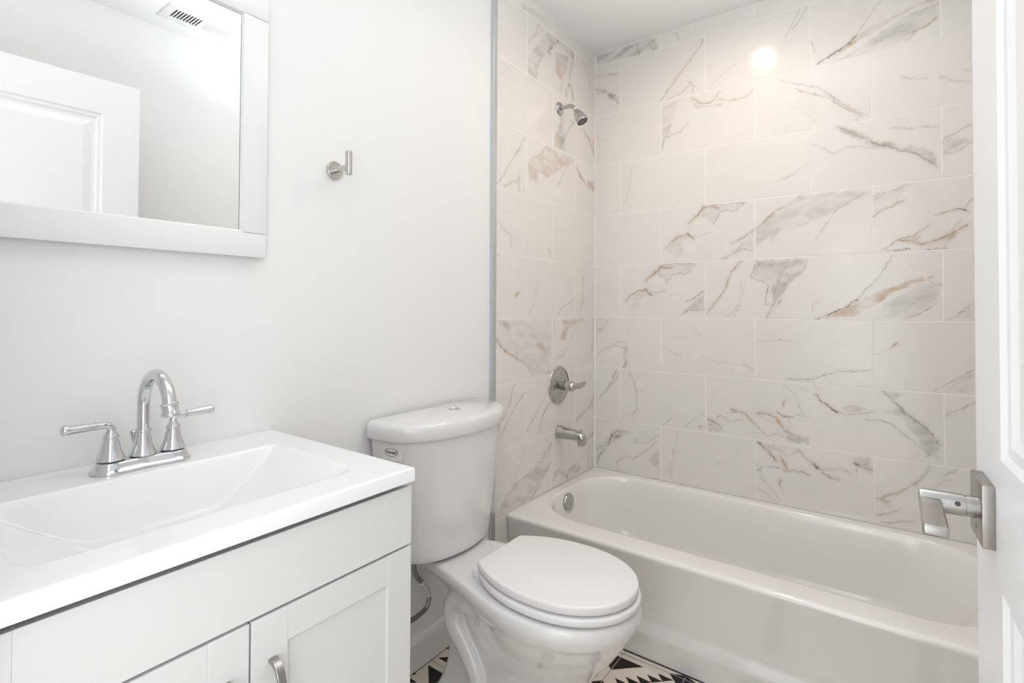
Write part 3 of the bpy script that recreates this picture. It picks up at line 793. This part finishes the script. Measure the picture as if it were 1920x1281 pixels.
# ------------------------------------------------------------------ vanity cabinet
VY0, VY1, VC = -2.326, -1.710, -2.0177
def vanity():
    t = empty('vanity_cabinet', (0.24, VC, 0), 'white shaker vanity cabinet with two doors below the sink', 'cabinet')
    mb = MB()
    for a, b in (((0.0, VY0+0.004, 0.09), (0.460, VY0+0.020, 0.828)), ((0.0, VY1-0.020, 0.09), (0.460, VY1-0.004, 0.828)), ((0.0, VY0+0.020, 0.09), (0.012, VY1-0.020, 0.828)), ((0.0, VY0+0.004, 0.09), (0.468, VY1-0.004, 0.106)), ((0.445, VY0+0.018, 0.69), (0.463, VY1-0.018, 0.800))): mb.box(a, b)
    mb.box((0.450, VC-0.02, 0.1), (0.468, VC+0.02, 0.70)); mb.box((0.02, VY0+0.02, 0.0), (0.41, VY1-0.02, 0.09))
    mb.build('carcass', M['cab'], t, smooth=False)
    xf = 0.490
    def front(y0, y1, z0, z1, rail=None):
        mb = MB(); s = 0.0560
        if rail:
            mb.box((0.4695, y0, z0), (xf, y0+s, z1), 0.0012); mb.box((0.4695, y1-s, z0), (xf, y1, z1), 0.0012)
            mb.box((0.4695, y0+s, z1-s+0.004), (xf-0.0002, y1-s, z1), 0.0004); mb.box((0.4695, y0+s, z0), (xf-0.0002, y1-s, z0+s), 0.0004)
            mb.box((0.4695, y0+s-0.002, z0+s-0.002), (xf-0.0055, y1-s+0.002, z1-s+0.006))
        else:
            mb.box((0.4695, y0+s, z0), (xf-0.0002, y1-s, z1), 0.0008)
            mb.box((0.4695, y0, z0), (xf, y0+s, z1), 0.0008); mb.box((0.4695, y1-s, z0), (xf, y1, z1), 0.0008)
        return mb
    front(VY0+0.001, VY1-0.0005, 0.7095, 0.8190).build('drawer_front', M['cab'], t, angle=20)
    for y0, y1, hy in ((VY0+0.001, VC-0.0016, -2.0530), (VC+0.0016, VY1-0.0005, -1.9850)):
        d = front(y0, y1, 0.095, 0.7050, True).build('door', M['cab'], t, angle=20)
        # arched bar pull
        mb = MB(); P = smooth_path([(xf-0.0005, hy, 0.6375), (xf+0.010, hy, 0.6365), (xf+0.022, hy, 0.6265), (xf+0.0285, hy, 0.606), (xf+0.030, hy, 0.5875), (xf+0.0285, hy, 0.569), (xf+0.022, hy, 0.5485), (xf+0.010, hy, 0.5385), (xf-0.0005, hy, 0.5375)], 6)
        rings = []
        for i, p in enumerate(P):
            d_ = (P[min(i+1, len(P)-1)]-P[max(i-1, 0)]).normalized(); nrm = Vector((d_.z, 0, -d_.x))
            wdt, th = 0.0062, 0.0028
            rings.append([p+Vector((0, sy*wdt, 0))+nrm*sn*th for sy, sn in ((-1, -.7), (-.85, -1), (.85, -1), (1, -.7), (1, .7), (.85, 1), (-.85, 1), (-1, .7))])
        mb.loft(rings); h = mb.build('handle', M['nickel'], d, angle=35); h['label'] = 'arched brushed nickel pull'
vanity()

def smin(a, b, k):
    h = np.clip(0.5+0.5*(b-a)/k, 0, 1); return b*(1-h)+a*h-k*h*(1-h)
def sink_top():
    t = empty('sink_countertop', (0.24, VC, 0.83), 'white one piece countertop with a rectangular moulded basin', 'countertop')
    x0, x1, y0, y1, Z, th = 0.0-0.0095, 0.4995, VY0-0.001, VY1-0.004+0.0025, 0.8550, 0.0255
    nx, ny = 210, 250
    ux = np.linspace(0, 1, nx); uy = np.linspace(0, 1, ny)
    xs = x0+(x1-x0)*ux; ys = y0+(y1-y0)*uy
    # rounded outer edges: pack two extra rows close to the border
    for arr, lo, hi in ((xs, x0, x1), (ys, y0, y1)):
        arr[:4] = lo+np.array([0, .0007, .0018, .0035]); arr[-4:] = hi-np.array([.0035, .0018, .0007, 0])
    X, Y = np.meshgrid(xs, ys, indexing='ij')
    back = (X-0.128)*2.6; front = np.where(X < 0.430, 5.0*np.abs(0.430-X)**1.5, 0.430-X)
    sd = np.minimum(Y-(VC-0.238), (VC+0.238)-Y); side = np.where(sd > 0, 0.50*np.abs(sd)**0.80, sd)
    d = smin(back, np.full_like(back, 0.112), 0.03)
    d = smin(d, side, 0.008); d = smin(d, front, 0.040)
    d = smin(d, np.full_like(d, 0.105+0.0), 0.02)
    d = np.where(d > 0, d, 0.0); d = d*d/(d+0.011)
    Zz = Z-d
    e = np.minimum(np.minimum(X-x0, x1-X), np.minimum(Y-y0, y1-Y)); r = 0.0035
    Zz = Zz-np.where(e < r, r-np.sqrt(np.clip(r*r-(r-e)**2, 0, None)), 0)
    # raised lip along the back where the slab meets the wall
    V = np.stack([X, Y, Zz], -1).reshape(-1, 3)
    idx = np.arange(nx*ny).reshape(nx, ny)
    F = np.stack([idx[:-1, :-1], idx[1:, :-1], idx[1:, 1:], idx[:-1, 1:]], -1).reshape(-1, 4)
    loop = list(idx[:, 0])+list(idx[-1, 1:])+list(idx[-2::-1, -1])+list(idx[0, -2:0:-1])
    B = V[loop].copy(); B[:, 2] = Z-th; nb = len(loop); base = len(V)
    V = np.vstack([V, B]); F = F.tolist()
    for i in range(nb):
        j = (i+1) % nb; F.append([loop[i], base+i, base+j, loop[j]])
    me = bpy.data.meshes.new('countertop'); me.from_pydata(V.tolist(), [], F); me.update()
    link('slab', me, M['counter'], t, angle=50)
    mb = MB(); zc = Z-0.105
    mb.lathe([(0, 0), (0.022, 0), (0.022, 0.0035), (0.018, 0.005), (0.016, 0.003), (0.014, 0.006), (0, 0.007)], (0.255, VC, zc+0.005), n=32)
    mb.build('drain', M['chrome'], t)
sink_top()

# ------------------------------------------------------------------ basin faucet
def faucet():
    FX, FY, Z, RX = 0.080, -2.0160, 0.8553, 0.036
    t = empty('sink_faucet', (FX, FY, Z), 'chrome two handle faucet with gooseneck spout behind the sink', 'faucet')
    def stad(z, ins, n=20):
        pts = []; L = 0.0525; r = 0.0290-ins
        for sg, a0 in ((1, 0), (-1, 180)):
            for i in range(n+1):
                a = math.radians(a0+180*i/n)
                pts.append((FX+r*math.cos(a), FY+sg*L+r*math.sin(a), z))
            for k in range(1, 10):
                s = k/10; y = FY+sg*L*(1-2*s); rr = r-0.0045*math.sin(math.pi*s)**2
                pts.append((FX-sg*rr, y, z))
        return pts
    mb = MB(); mb.loft([stad(Z, 0.0), stad(Z+0.003, -0.0006), stad(Z+0.005, 0.001), stad(Z+0.007, 0.0035), stad(Z+0.012, 0.0058), stad(Z+0.017, 0.0070), stad(Z+0.0195, 0.0085), stad(Z+0.0205, 0.011)])
    mb.build('base_plate', M['chrome'], t, angle=60)
    zt = Z+0.0205
    def bell(r0, r1, h): return [(0, 0), (r0-0.002, 0), (r0, 0.0012), (r0*0.95, 0.004), (r0*0.83, 0.010), (r0*0.69, 0.019), (r0*0.60, 0.029), (r1*1.04, h-0.006), (r1, h-0.004), (r1*1.14, h-0.003), (r1*1.16, h), (r1*1.05, h+0.002)]
    mb = MB(); mb.lathe(bell(0.0225, 0.0112, 0.047)+[(0, 0.049)], (FX, FY, zt+0.0005), n=48)
    for rr, z in ((0.0, 0),): pass
    P = [(FX, FY, zt+0.046), (FX, FY, zt+0.085)]; R = 0.0595; cz = zt+0.096
    P += [(FX+R-R*math.cos(a), FY, cz+R*math.sin(a)) for a in [math.radians(x) for x in range(0, 171, 6)]]
    a = math.radians(168); rad = [0.0104]*2+[0.0104+0.0012*i/28 for i in range(29)]
    mb.tube(P, rad, n=28)
    e = Vector(P[-1]); dv = (Vector(P[-1])-Vector(P[-2])).normalized()
    mb.lathe([(0, 0), (0.0142, 0), (0.0147, 0.0012), (0.0144, 0.003), (0.0131, 0.004), (0.0129, 0.008), (0.0136, 0.0165), (0.0148, 0.019), (0.0151, 0.0215), (0.0142, 0.023), (0.0118, 0.0228), (0.0112, 0.018), (0, 0.018)], e-dv*0.002, dirv=dv, n=36)
    mb.build('spout', M['chrome'], t, angle=50)
    for sg in (-1, 1):
        hy = FY+sg*0.0510
        mb = MB(); mb.lathe(bell(0.0228, 0.0108, 0.044)+[(0.0105, 0.046), (0.0095, 0.049), (0.0070, 0.053), (0.0055, 0.058), (0.0, 0.060)], (FX, hy, zt+0.0015), n=48)
        mb.lathe([(0, 0), (0.0195, 0), (0.0195, 0.0016), (0, 0.0016)], (FX, hy, zt), n=32, mi=1)
        h = mb.build('handle', [M['chrome'], M['darkm']], t, angle=50)
        mb = MB(); z0 = zt+0.056; d = Vector((0.10, sg, 0.03)).normalized() if sg < 0 else Vector((0.05, sg, 0.04)).normalized()
        P = smooth_path([(FX, hy, z0-0.004), (FX, hy, z0+0.003), (FX+0.001, hy+sg*0.004, z0+0.0085), (FX+0.002, hy+sg*0.012, z0+0.0105), (FX+0.0028, hy+sg*0.021, z0+0.0108)], 6)
        mb.tube(P, [0.0070-0.0014*i/(len(P)-1) for i in range(len(P))], n=16)
        n = 32; st = Vector(P[-1]); q = d.to_track_quat('Z', 'Y'); rings = []
        prof = [(0.0, 0.0), (0.0050, 0.0), (0.0058, 0.0015), (0.0056, 0.003), (0.0048, 0.0038), (0.0050, 0.006), (0.0064, 0.040), (0.0072, 0.0455), (0.0074, 0.048), (0.0062, 0.051), (0.003, 0.0525), (0, 0.0528)]
        for k, (r, hgt) in enumerate(prof):
            r *= 1.28
            fl = 0.12 if 0.005 < hgt < 0.042 else 0.0
            rings.append([st+q@Vector((r*(1-fl*(i % 4 == 0))*math.cos(2*math.pi*i/n), r*(1-fl*(i % 4 == 0))*math.sin(2*math.pi*i/n), hgt)) for i in range(n)])
        mb.loft(rings); mb.build('lever', M['chrome'], h, angle=35)
    mb = MB(); mb.tube([(0.058, FY-0.001, zt-0.004), (RX+0.001, FY-0.001, zt+0.022)], 0.0022, n=12)
    n = 32; rings = []
    for r, z in ((0.0028, 0.017), (0.0032, 0.020), (0.0062, 0.034), (0.0074, 0.0385), (0.0068, 0.0405), (0.001, 0.041)):
        rings.append([(RX+r*(1-0.14*(i % 4 == 0))*math.cos(2*math.pi*i/n), FY-0.001+r*(1-0.14*(i % 4 == 0))*math.sin(2*math.pi*i/n), zt+z) for i in range(n)])
    mb.loft(rings); mb.build('lift_rod', M['chrome'], t, angle=35)
faucet()

# ------------------------------------------------------------------ mirror, hook
def wall_mirror():
    y1, y0, z0, z1, fw = -1.7435, -2.2925, 1.2755, 1.9050, 0.0585
    t = empty('wall_mirror', (XP, VC, 1.59), 'large mirror in a flat white frame on the wall above the sink', 'mirror')
    xb, xf = XP+0.0005, 0.0120
    mb = MB()
    mb.box((xb, y0, z0), (xf, y1, z0+fw), 0.0015); mb.box((xb, y0, z1-fw), (xf, y1, z1), 0.0015)
    mb.box((xb, y0, z0+fw-0.003), (xf, y0+fw, z1-fw+0.003), 0.0006); mb.box((xb, y1-fw, z0+fw-0.003), (xf, y1, z1-fw+0.003), 0.0006)
    mb.build('frame', M['trimw'], t, angle=30)
    iy0, iy1, iz0, iz1 = y0+fw, y1-fw, z0+fw, z1-fw; b = 0.0035
    mb = MB()
    o = [(xf-0.0006, iy0-.001, iz0-.001), (xf-0.0006, iy1+.001, iz0-.001), (xf-0.0006, iy1+.001, iz1+.001), (xf-0.0006, iy0-.001, iz1+.001)]
    i_ = [(0.0062, iy0+b, iz0+b), (0.0062, iy1-b, iz0+b), (0.0062, iy1-b, iz1-b), (0.0062, iy0+b, iz1-b)]
    mb.loft([o, i_], cap0=False, cap1=False); mb.build('inner_bevel', M['trimw'], t, smooth=False)
    mb = MB(); mb.box((xb+0.002, iy0-0.004, iz0-0.004), (0.0060, iy1+0.004, iz1+0.004)); mb.build('glass', M['mirror'], t, smooth=False)
    mb = MB(); g = 0.0012
    mb.box((0.0058, iy1-b-g, iz0+b), (0.00615, iy1-b, iz1-b)); mb.box((0.0058, iy0+b, iz1-b-g), (0.00615, iy1-b, iz1-b))
    mb.build('gasket', M['darkm'], t, smooth=False)
wall_mirror()

def hook():
    c = Vector((XP, -1.5415, 1.5345))
    t = empty('robe_hook', c, 'small brushed steel robe hook on the bare white wall', 'hook')
    mb = MB(); mb.lathe([(0, 0), (0.0238, 0), (0.0245, 0.001), (0.0245, 0.007), (0.0235, 0.008), (0, 0.008)], c, axis='x', n=48); mb.build('mounting_disc', M['hooksteel'], t)
    mb = MB(); mb.lathe([(0, 0.0), (0.0078, 0.0), (0.0078, 0.058), (0, 0.058)], c+Vector((0.008, 0, 0)), axis='x', n=28); mb.build('stem', M['hooksteel'], t)
    mb = MB(); mb.lathe([(0, 0), (0.0085, 0), (0.0092, 0.0008), (0.0092, 0.0622), (0.0085, 0.063), (0, 0.063)], c+Vector((0.0660, 0, -0.0210)), n=32); mb.build('peg', M['hooksteel'], t)
hook()

# ------------------------------------------------------------------ shower fittings
SY = -0.3585
def shower_head():
    o = Vector((0, SY, 2.074)); t = empty('wall_shower', o, 'small chrome shower head on a bent arm high on the tiled wall', 'shower')
    mb = MB(); mb.lathe([(0, 0.0002), (0.031, 0.0002), (0.031, 0.002), (0.028, 0.007), (0.018, 0.011), (0.0, 0.012)], o, axis='x', n=40); mb.build('flange', M['steel'], t)
    P = smooth_path([(0.004, SY, 2.074), (0.035, SY, 2.075), (0.058, SY, 2.073), (0.072, SY, 2.066), (0.085, SY, 2.053)], 6)
    mb = MB(); mb.tube(P, 0.0088, n=20); mb.build('arm', M['steel'], t)
    d = Vector((0.50, 0.0, -0.87)).normalized(); e = Vector(P[-1])
    mb = MB(); mb.lathe([(0, -0.004), (0.0105, -0.004), (0.0105, 0.003), (0, 0.003)], e, dirv=d, n=24); mb.build('tape_ring', M['paper'], t)
    mb = MB(); mb.lathe([(0, 0), (0.0095, 0.0), (0.0115, 0.006), (0.0115, 0.012), (0.0145, 0.015), (0.0185, 0.022), (0.0225, 0.038), (0.0255, 0.060), (0.0265, 0.066), (0.0255, 0.070), (0.0235, 0.071), (0.0225, 0.067), (0, 0.067)], e+d*0.002, dirv=d, n=40)
    h = mb.build('spray_head', M['steel'], t, angle=40)
    mb = MB(); mb.lathe([(0, 0.0), (0.0222, 0.0), (0.0222, 0.0012), (0.0, 0.0012)], e+d*0.0695, dirv=d, n=32); f = mb.build('spray_face', M['darkm'], h)
    mb = MB(); q = d.to_track_quat('Z', 'Y')
    for k in range(6):
        a = k*math.pi/3
        mb.lathe([(0, 0), (0.0036, 0), (0.0036, 0.0016), (0, 0.0016)], e+d*0.0705+q@Vector((0.0135*math.cos(a), 0.0135*math.sin(a), 0)), dirv=d, n=12)
    mb.lathe([(0, 0), (0.005, 0), (0.005, 0.0016), (0, 0.0016)], e+d*0.0705, dirv=d, n=14)
    mb.build('nozzles', M['braid'], f)
shower_head()
def shower_valve():
    o = Vector((0, SY, 0.8060)); t = empty('shower_valve', o, 'round chrome shower control with a lever on the tiled wall', 'faucet')
    mb = MB(); mb.lathe([(0, 0.0002), (0.0855, 0.0002), (0.0870, 0.002), (0.0860, 0.005), (0.080, 0.0085), (0.0745, 0.0060), (0.066, 0.0120), (0.054, 0.0135), (0.046, 0.011), (0.040, 0.012), (0.030, 0.017), (0.0, 0.0175)], o, axis='x', n=72)
    mb.build('escutcheon', M['steel'], t, angle=50)
    mb = MB(); mb.lathe([(0, 0.015), (0.0215, 0.015), (0.0215, 0.045), (0.0180, 0.047), (0, 0.047)], o, axis='x', n=36); mb.build('sleeve', M['braid'], t)
    mb = MB(); mb.lathe([(0, 0.046), (0.0235, 0.046), (0.0240, 0.050), (0.0225, 0.056), (0.0235, 0.060), (0.0225, 0.072), (0.0175, 0.083), (0.009, 0.089), (0, 0.090)], o, axis='x', n=36)
    # curved leaf-like lever
    P = smooth_path([(0.070, SY+0.008, 0.806), (0.078, SY+0.030, 0.8045), (0.0820, SY+0.055, 0.8045), (0.0830, SY+0.082, 0.8075), (0.0820, SY+0.110, 0.8120)], 6); rings = []
    nP = len(P)
    for i, p in enumerate(P):
        s = i/(nP-1); hw = 0.0115+0.002*math.sin(math.pi*s)-0.0085*max(0, (s-0.82)/0.18)**2; th = 0.0085-0.0055*s
        rings.append([p+Vector((th*math.cos(2*math.pi*k/20), 0, hw*math.sin(2*math.pi*k/20))) for k in range(20)])
    mb.loft(rings); mb.build('lever_handle', M['steel'], t, angle=50)
    for dz in (-0.032, 0.032):
        mb = MB(); mb.lathe([(0, 0), (0.0045, 0), (0.0045, 0.003), (0, 0.0035)], o+Vector((0.0135, 0, dz)), axis='x', n=14); mb.build('screw', M['braid'], t)
shower_valve()
def tub_spout():
    o = Vector((0, SY, 0.594)); t = empty('tub_spout', o, 'chrome tub filler spout above the bathtub', 'faucet')
    prof = [(0.0003, 0.0, 0.0300, 0.0300), (0.004, 0.0, 0.0305, 0.0300), (0.03, -0.001, 0.0280, 0.0270), (0.07, -0.0025, 0.0250, 0.0235), (0.10, -0.004, 0.0235, 0.0215), (0.118, -0.007, 0.0225, 0.0215), (0.130, -0.013, 0.0200, 0.0230), (0.1375, -0.020, 0.0150, 0.0210), (0.1405, -0.026, 0.0080, 0.0130)]
    mb = MB(); rings = []
    for x, dz, ry, rz in prof:
        ring = []
        for k in range(32):
            a = 2*math.pi*k/32; c, s = math.cos(a), math.sin(a)
            ring.append((x, SY+ry*math.copysign(abs(c)**0.8, c), 0.594+dz+rz*math.copysign(abs(s)**0.85, s)))
        rings.append(ring)
    mb.loft(rings); mb.lathe([(0, 0), (0.0175, 0), (0.0195, 0.004), (0.0200, 0.034), (0, 0.034)], (0.1195, SY, 0.5495), n=32)
    mb.build('spout_body', M['steel'], t, angle=50)
    mb = MB(); mb.lathe([(0, 0), (0.0035, 0), (0.0035, 0.008), (0.0065, 0.011), (0.0070, 0.016), (0.005, 0.019), (0, 0.0195)], (0.119, SY, 0.609), n=20); mb.build('diverter_knob', M['chrome'], t)
tub_spout()

# ------------------------------------------------------------------ door with lever handle
def door():
    t = empty('door_1', (1.312, -1.583, 0), kind='structure')
    Wd, H, th, z0 = 0.765, 2.063, 0.035, 0.008
    # local frame: s runs from the latch edge towards the hinge, n is the face normal (to the room)
    ang = math.radians(3.0); S = Vector((math.sin(ang), -math.cos(ang), 0)); Nn = Vector((-math.cos(ang), -math.sin(ang), 0)); O = Vector((1.312, -1.583, 0))
    def P(s, z, d=0.0): return O+S*s+Nn*d+Vector((0, 0, z))
    mb = MB(); st = 0.122; panels = [(0.215, 0.880), (1.010, 1.925)]
    def rect(s0, s1, za, zb, d): return [P(s0, za, d), P(s1, za, d), P(s1, zb, d), P(s0, zb, d)]
    for face in (0, 1):
        D = lambda d: d if face == 0 else -th-d
        zs = [z0, panels[0][0], panels[0][1], panels[1][0], panels[1][1], H]
        for q in ([0, st], [Wd-st, Wd]): mb.quad(rect(q[0], q[1], z0, H, D(0)))
        for k in (0, 2, 4): mb.quad(rect(st, Wd-st, zs[k], zs[k+1], D(0)))
        for za, zb in panels:
            steps = [(0, 0), (0.006, -0.0045), (0.016, -0.0050), (0.024, -0.0095), (0.034, -0.0100), (0.058, -0.0045), (0.062, -0.0040)]
            mb.loft([rect(st+i, Wd-st-i, za+i, zb-i, D(d)) for i, d in steps], cap0=False, cap1=True)
    for a, b in (((0, z0), (0, H)), ((Wd, z0), (Wd, H))):
        mb.quad([P(a[0], a[1], 0), P(a[0], a[1], -th), P(b[0], b[1], -th), P(b[0], b[1], 0)])
    for z in (z0, H): mb.quad([P(0, z, 0), P(Wd, z, 0), P(Wd, z, -th), P(0, z, -th)])
    bmesh.ops.remove_doubles(mb.bm, verts=mb.bm.verts[:], dist=1e-5)
    mb.build('door_leaf', M['door'], t, smooth=False)
    # lever set
    hs, hz = 0.0650, 0.9445
    c = P(hs, hz, 0)
    h = empty('door_handle', (0, 0, 0)); h.parent = t
    def tb(mbx, s0, s1, za, zb, d0, d1, bev=0.0008, seg=2, shear=0):
        m = Matrix((S, Vector((0, 0, 1)), Nn)).transposed().to_4x4(); m.translation = c
        b = MB(); b.box((s0, za, d0), (s1, zb, d1), bev, seg)
        for v in b.bm.verts: v.co.z += shear*v.co.x
        b.bm.transform(m)
        me = bpy.data.meshes.new('t'); b.bm.to_mesh(me); b.bm.free(); mbx.bm.from_mesh(me); bpy.data.meshes.remove(me)
    mb = MB(); tb(mb, -0.0325, 0.0325, -0.0325, 0.0325, 0.0, 0.0105, 0.0009)
    r = mb.build('rose', M['nickel'], h, angle=30)
    mb = MB(); mb.lathe([(0, 0.0105), (0.0113, 0.0105), (0.0113, 0.0195), (0.0100, 0.0197), (0.0100, 0.0207), (0.0118, 0.0209), (0.0120, 0.0560), (0.0113, 0.0590), (0, 0.0590)], c, dirv=Nn, n=36)
    tb(mb, -0.0105, 0.108, -0.0045, 0.0060, 0.0395, 0.0600, 0.0028, 3, 0.052)
    mb.build('lever', M['nickelz'], h, angle=35)
    mb = MB(); k = (S*0.8+Vector((0, 0, 0.25))-Nn*0.0).normalized()
    mb.lathe([(0, 0), (0.0026, 0), (0.0026, 0.0006), (0.0013, 0.0006), (0.0013, -0.0004), (0, -0.0004)], c+Nn*0.027+k*0.0119, dirv=k, n=16); mb.build('set_screw', M['darkm'], h)
    mb = MB(); tb(mb, -0.001, 0.001, -0.0225, -0.0170, 0.0103, 0.0108, 0.0); mb.build('release_slot', M['darkm'], h, smooth=False)
    # same lever on the hall side
    mb = MB(); tb(mb, -0.0325, 0.0325, -0.0325, 0.0325, -th-0.0105, -th, 0.0009); mb.build('rose', M['nickel'], h, angle=30)
    mb = MB(); mb.lathe([(0, 0.0105), (0.0113, 0.0105), (0.0118, 0.059), (0, 0.059)], c-Nn*th, dirv=-Nn, n=36)
    tb(mb, -0.0105, 0.108, -0.0045, 0.0060, -th-0.060, -th-0.0395, 0.0028, 3); mb.build('lever', M['nickelz'], h, angle=35)
    mb = MB(); m2 = MB()
    mb.quad([P(-0.0006, 0.915, -0.005), P(-0.0006, 0.915, -th+0.005), P(-0.0006, 0.971, -th+0.005), P(-0.0006, 0.971, -0.005)]); mb.build('latch_plate', M['nickelz'], h, smooth=False); m2.bm.free()
door()

# ------------------------------------------------------------------ ceiling fittings
def ceiling_vent():
    x0, x1, y0, y1, Z = 1.283, 1.440, -1.482, -1.180, CEIL
    t = empty('ceiling_vent', ((x0+x1)/2, (y0+y1)/2, Z), 'white ceiling air vent with slots, seen in the mirror', 'vent')
    mb = MB(); f = 0.030; ym = (y0+y1)/2; zt, zb = Z, Z-0.006
    mb.box((x0, y0, zb), (x0+0.038, y1, zt), 0.0015); mb.box((x1-0.038, y0, zb), (x1, y1, zt), 0.0015)
    mb.box((x0+0.036, y0, zb), (x1-0.036, y0+f, zt), 0.001); mb.box((x0+0.036, y1-f, zb), (x1-0.036, y1, zt), 0.001); mb.box((x0+0.036, ym-0.007, zb), (x1-0.036, ym+0.007, zt), 0.001)
    mb.build('frame', M['trimw'], t, angle=30)
    mb = MB(); mb.quad([(x0+0.03, y0+f-0.005, Z-0.0008), (x1-0.03, y0+f-0.005, Z-0.0008), (x1-0.03, ym, Z-0.0008), (x0+0.03, ym, Z-0.0008)]); mb.build('opening', M['darkm'], t, smooth=False)
    for half in (0, 1):
        a, b = (y0+f, ym-0.007) if half == 0 else (ym+0.007, y1-f)
        n = 9 if half == 0 else 10; pitch = (b-a)/n
        for k in range(n):
            yy = a+pitch*k; wd = 0.0048 if half == 0 else pitch-0.0024
            mb = MB(); mb.box((x0+0.036, yy, Z-0.0056), (x1-0.036, yy+wd, Z-0.003)); mb.build('slat', M['trimw'], t, smooth=False)
    mb = MB(); mb.box(((x0+x1)/2-0.003, y0+f, Z-0.0054), ((x0+x1)/2+0.002, ym-0.007, Z-0.0028)); mb.build('damper_bar', M['darkm'], t, smooth=False)
ceiling_vent()
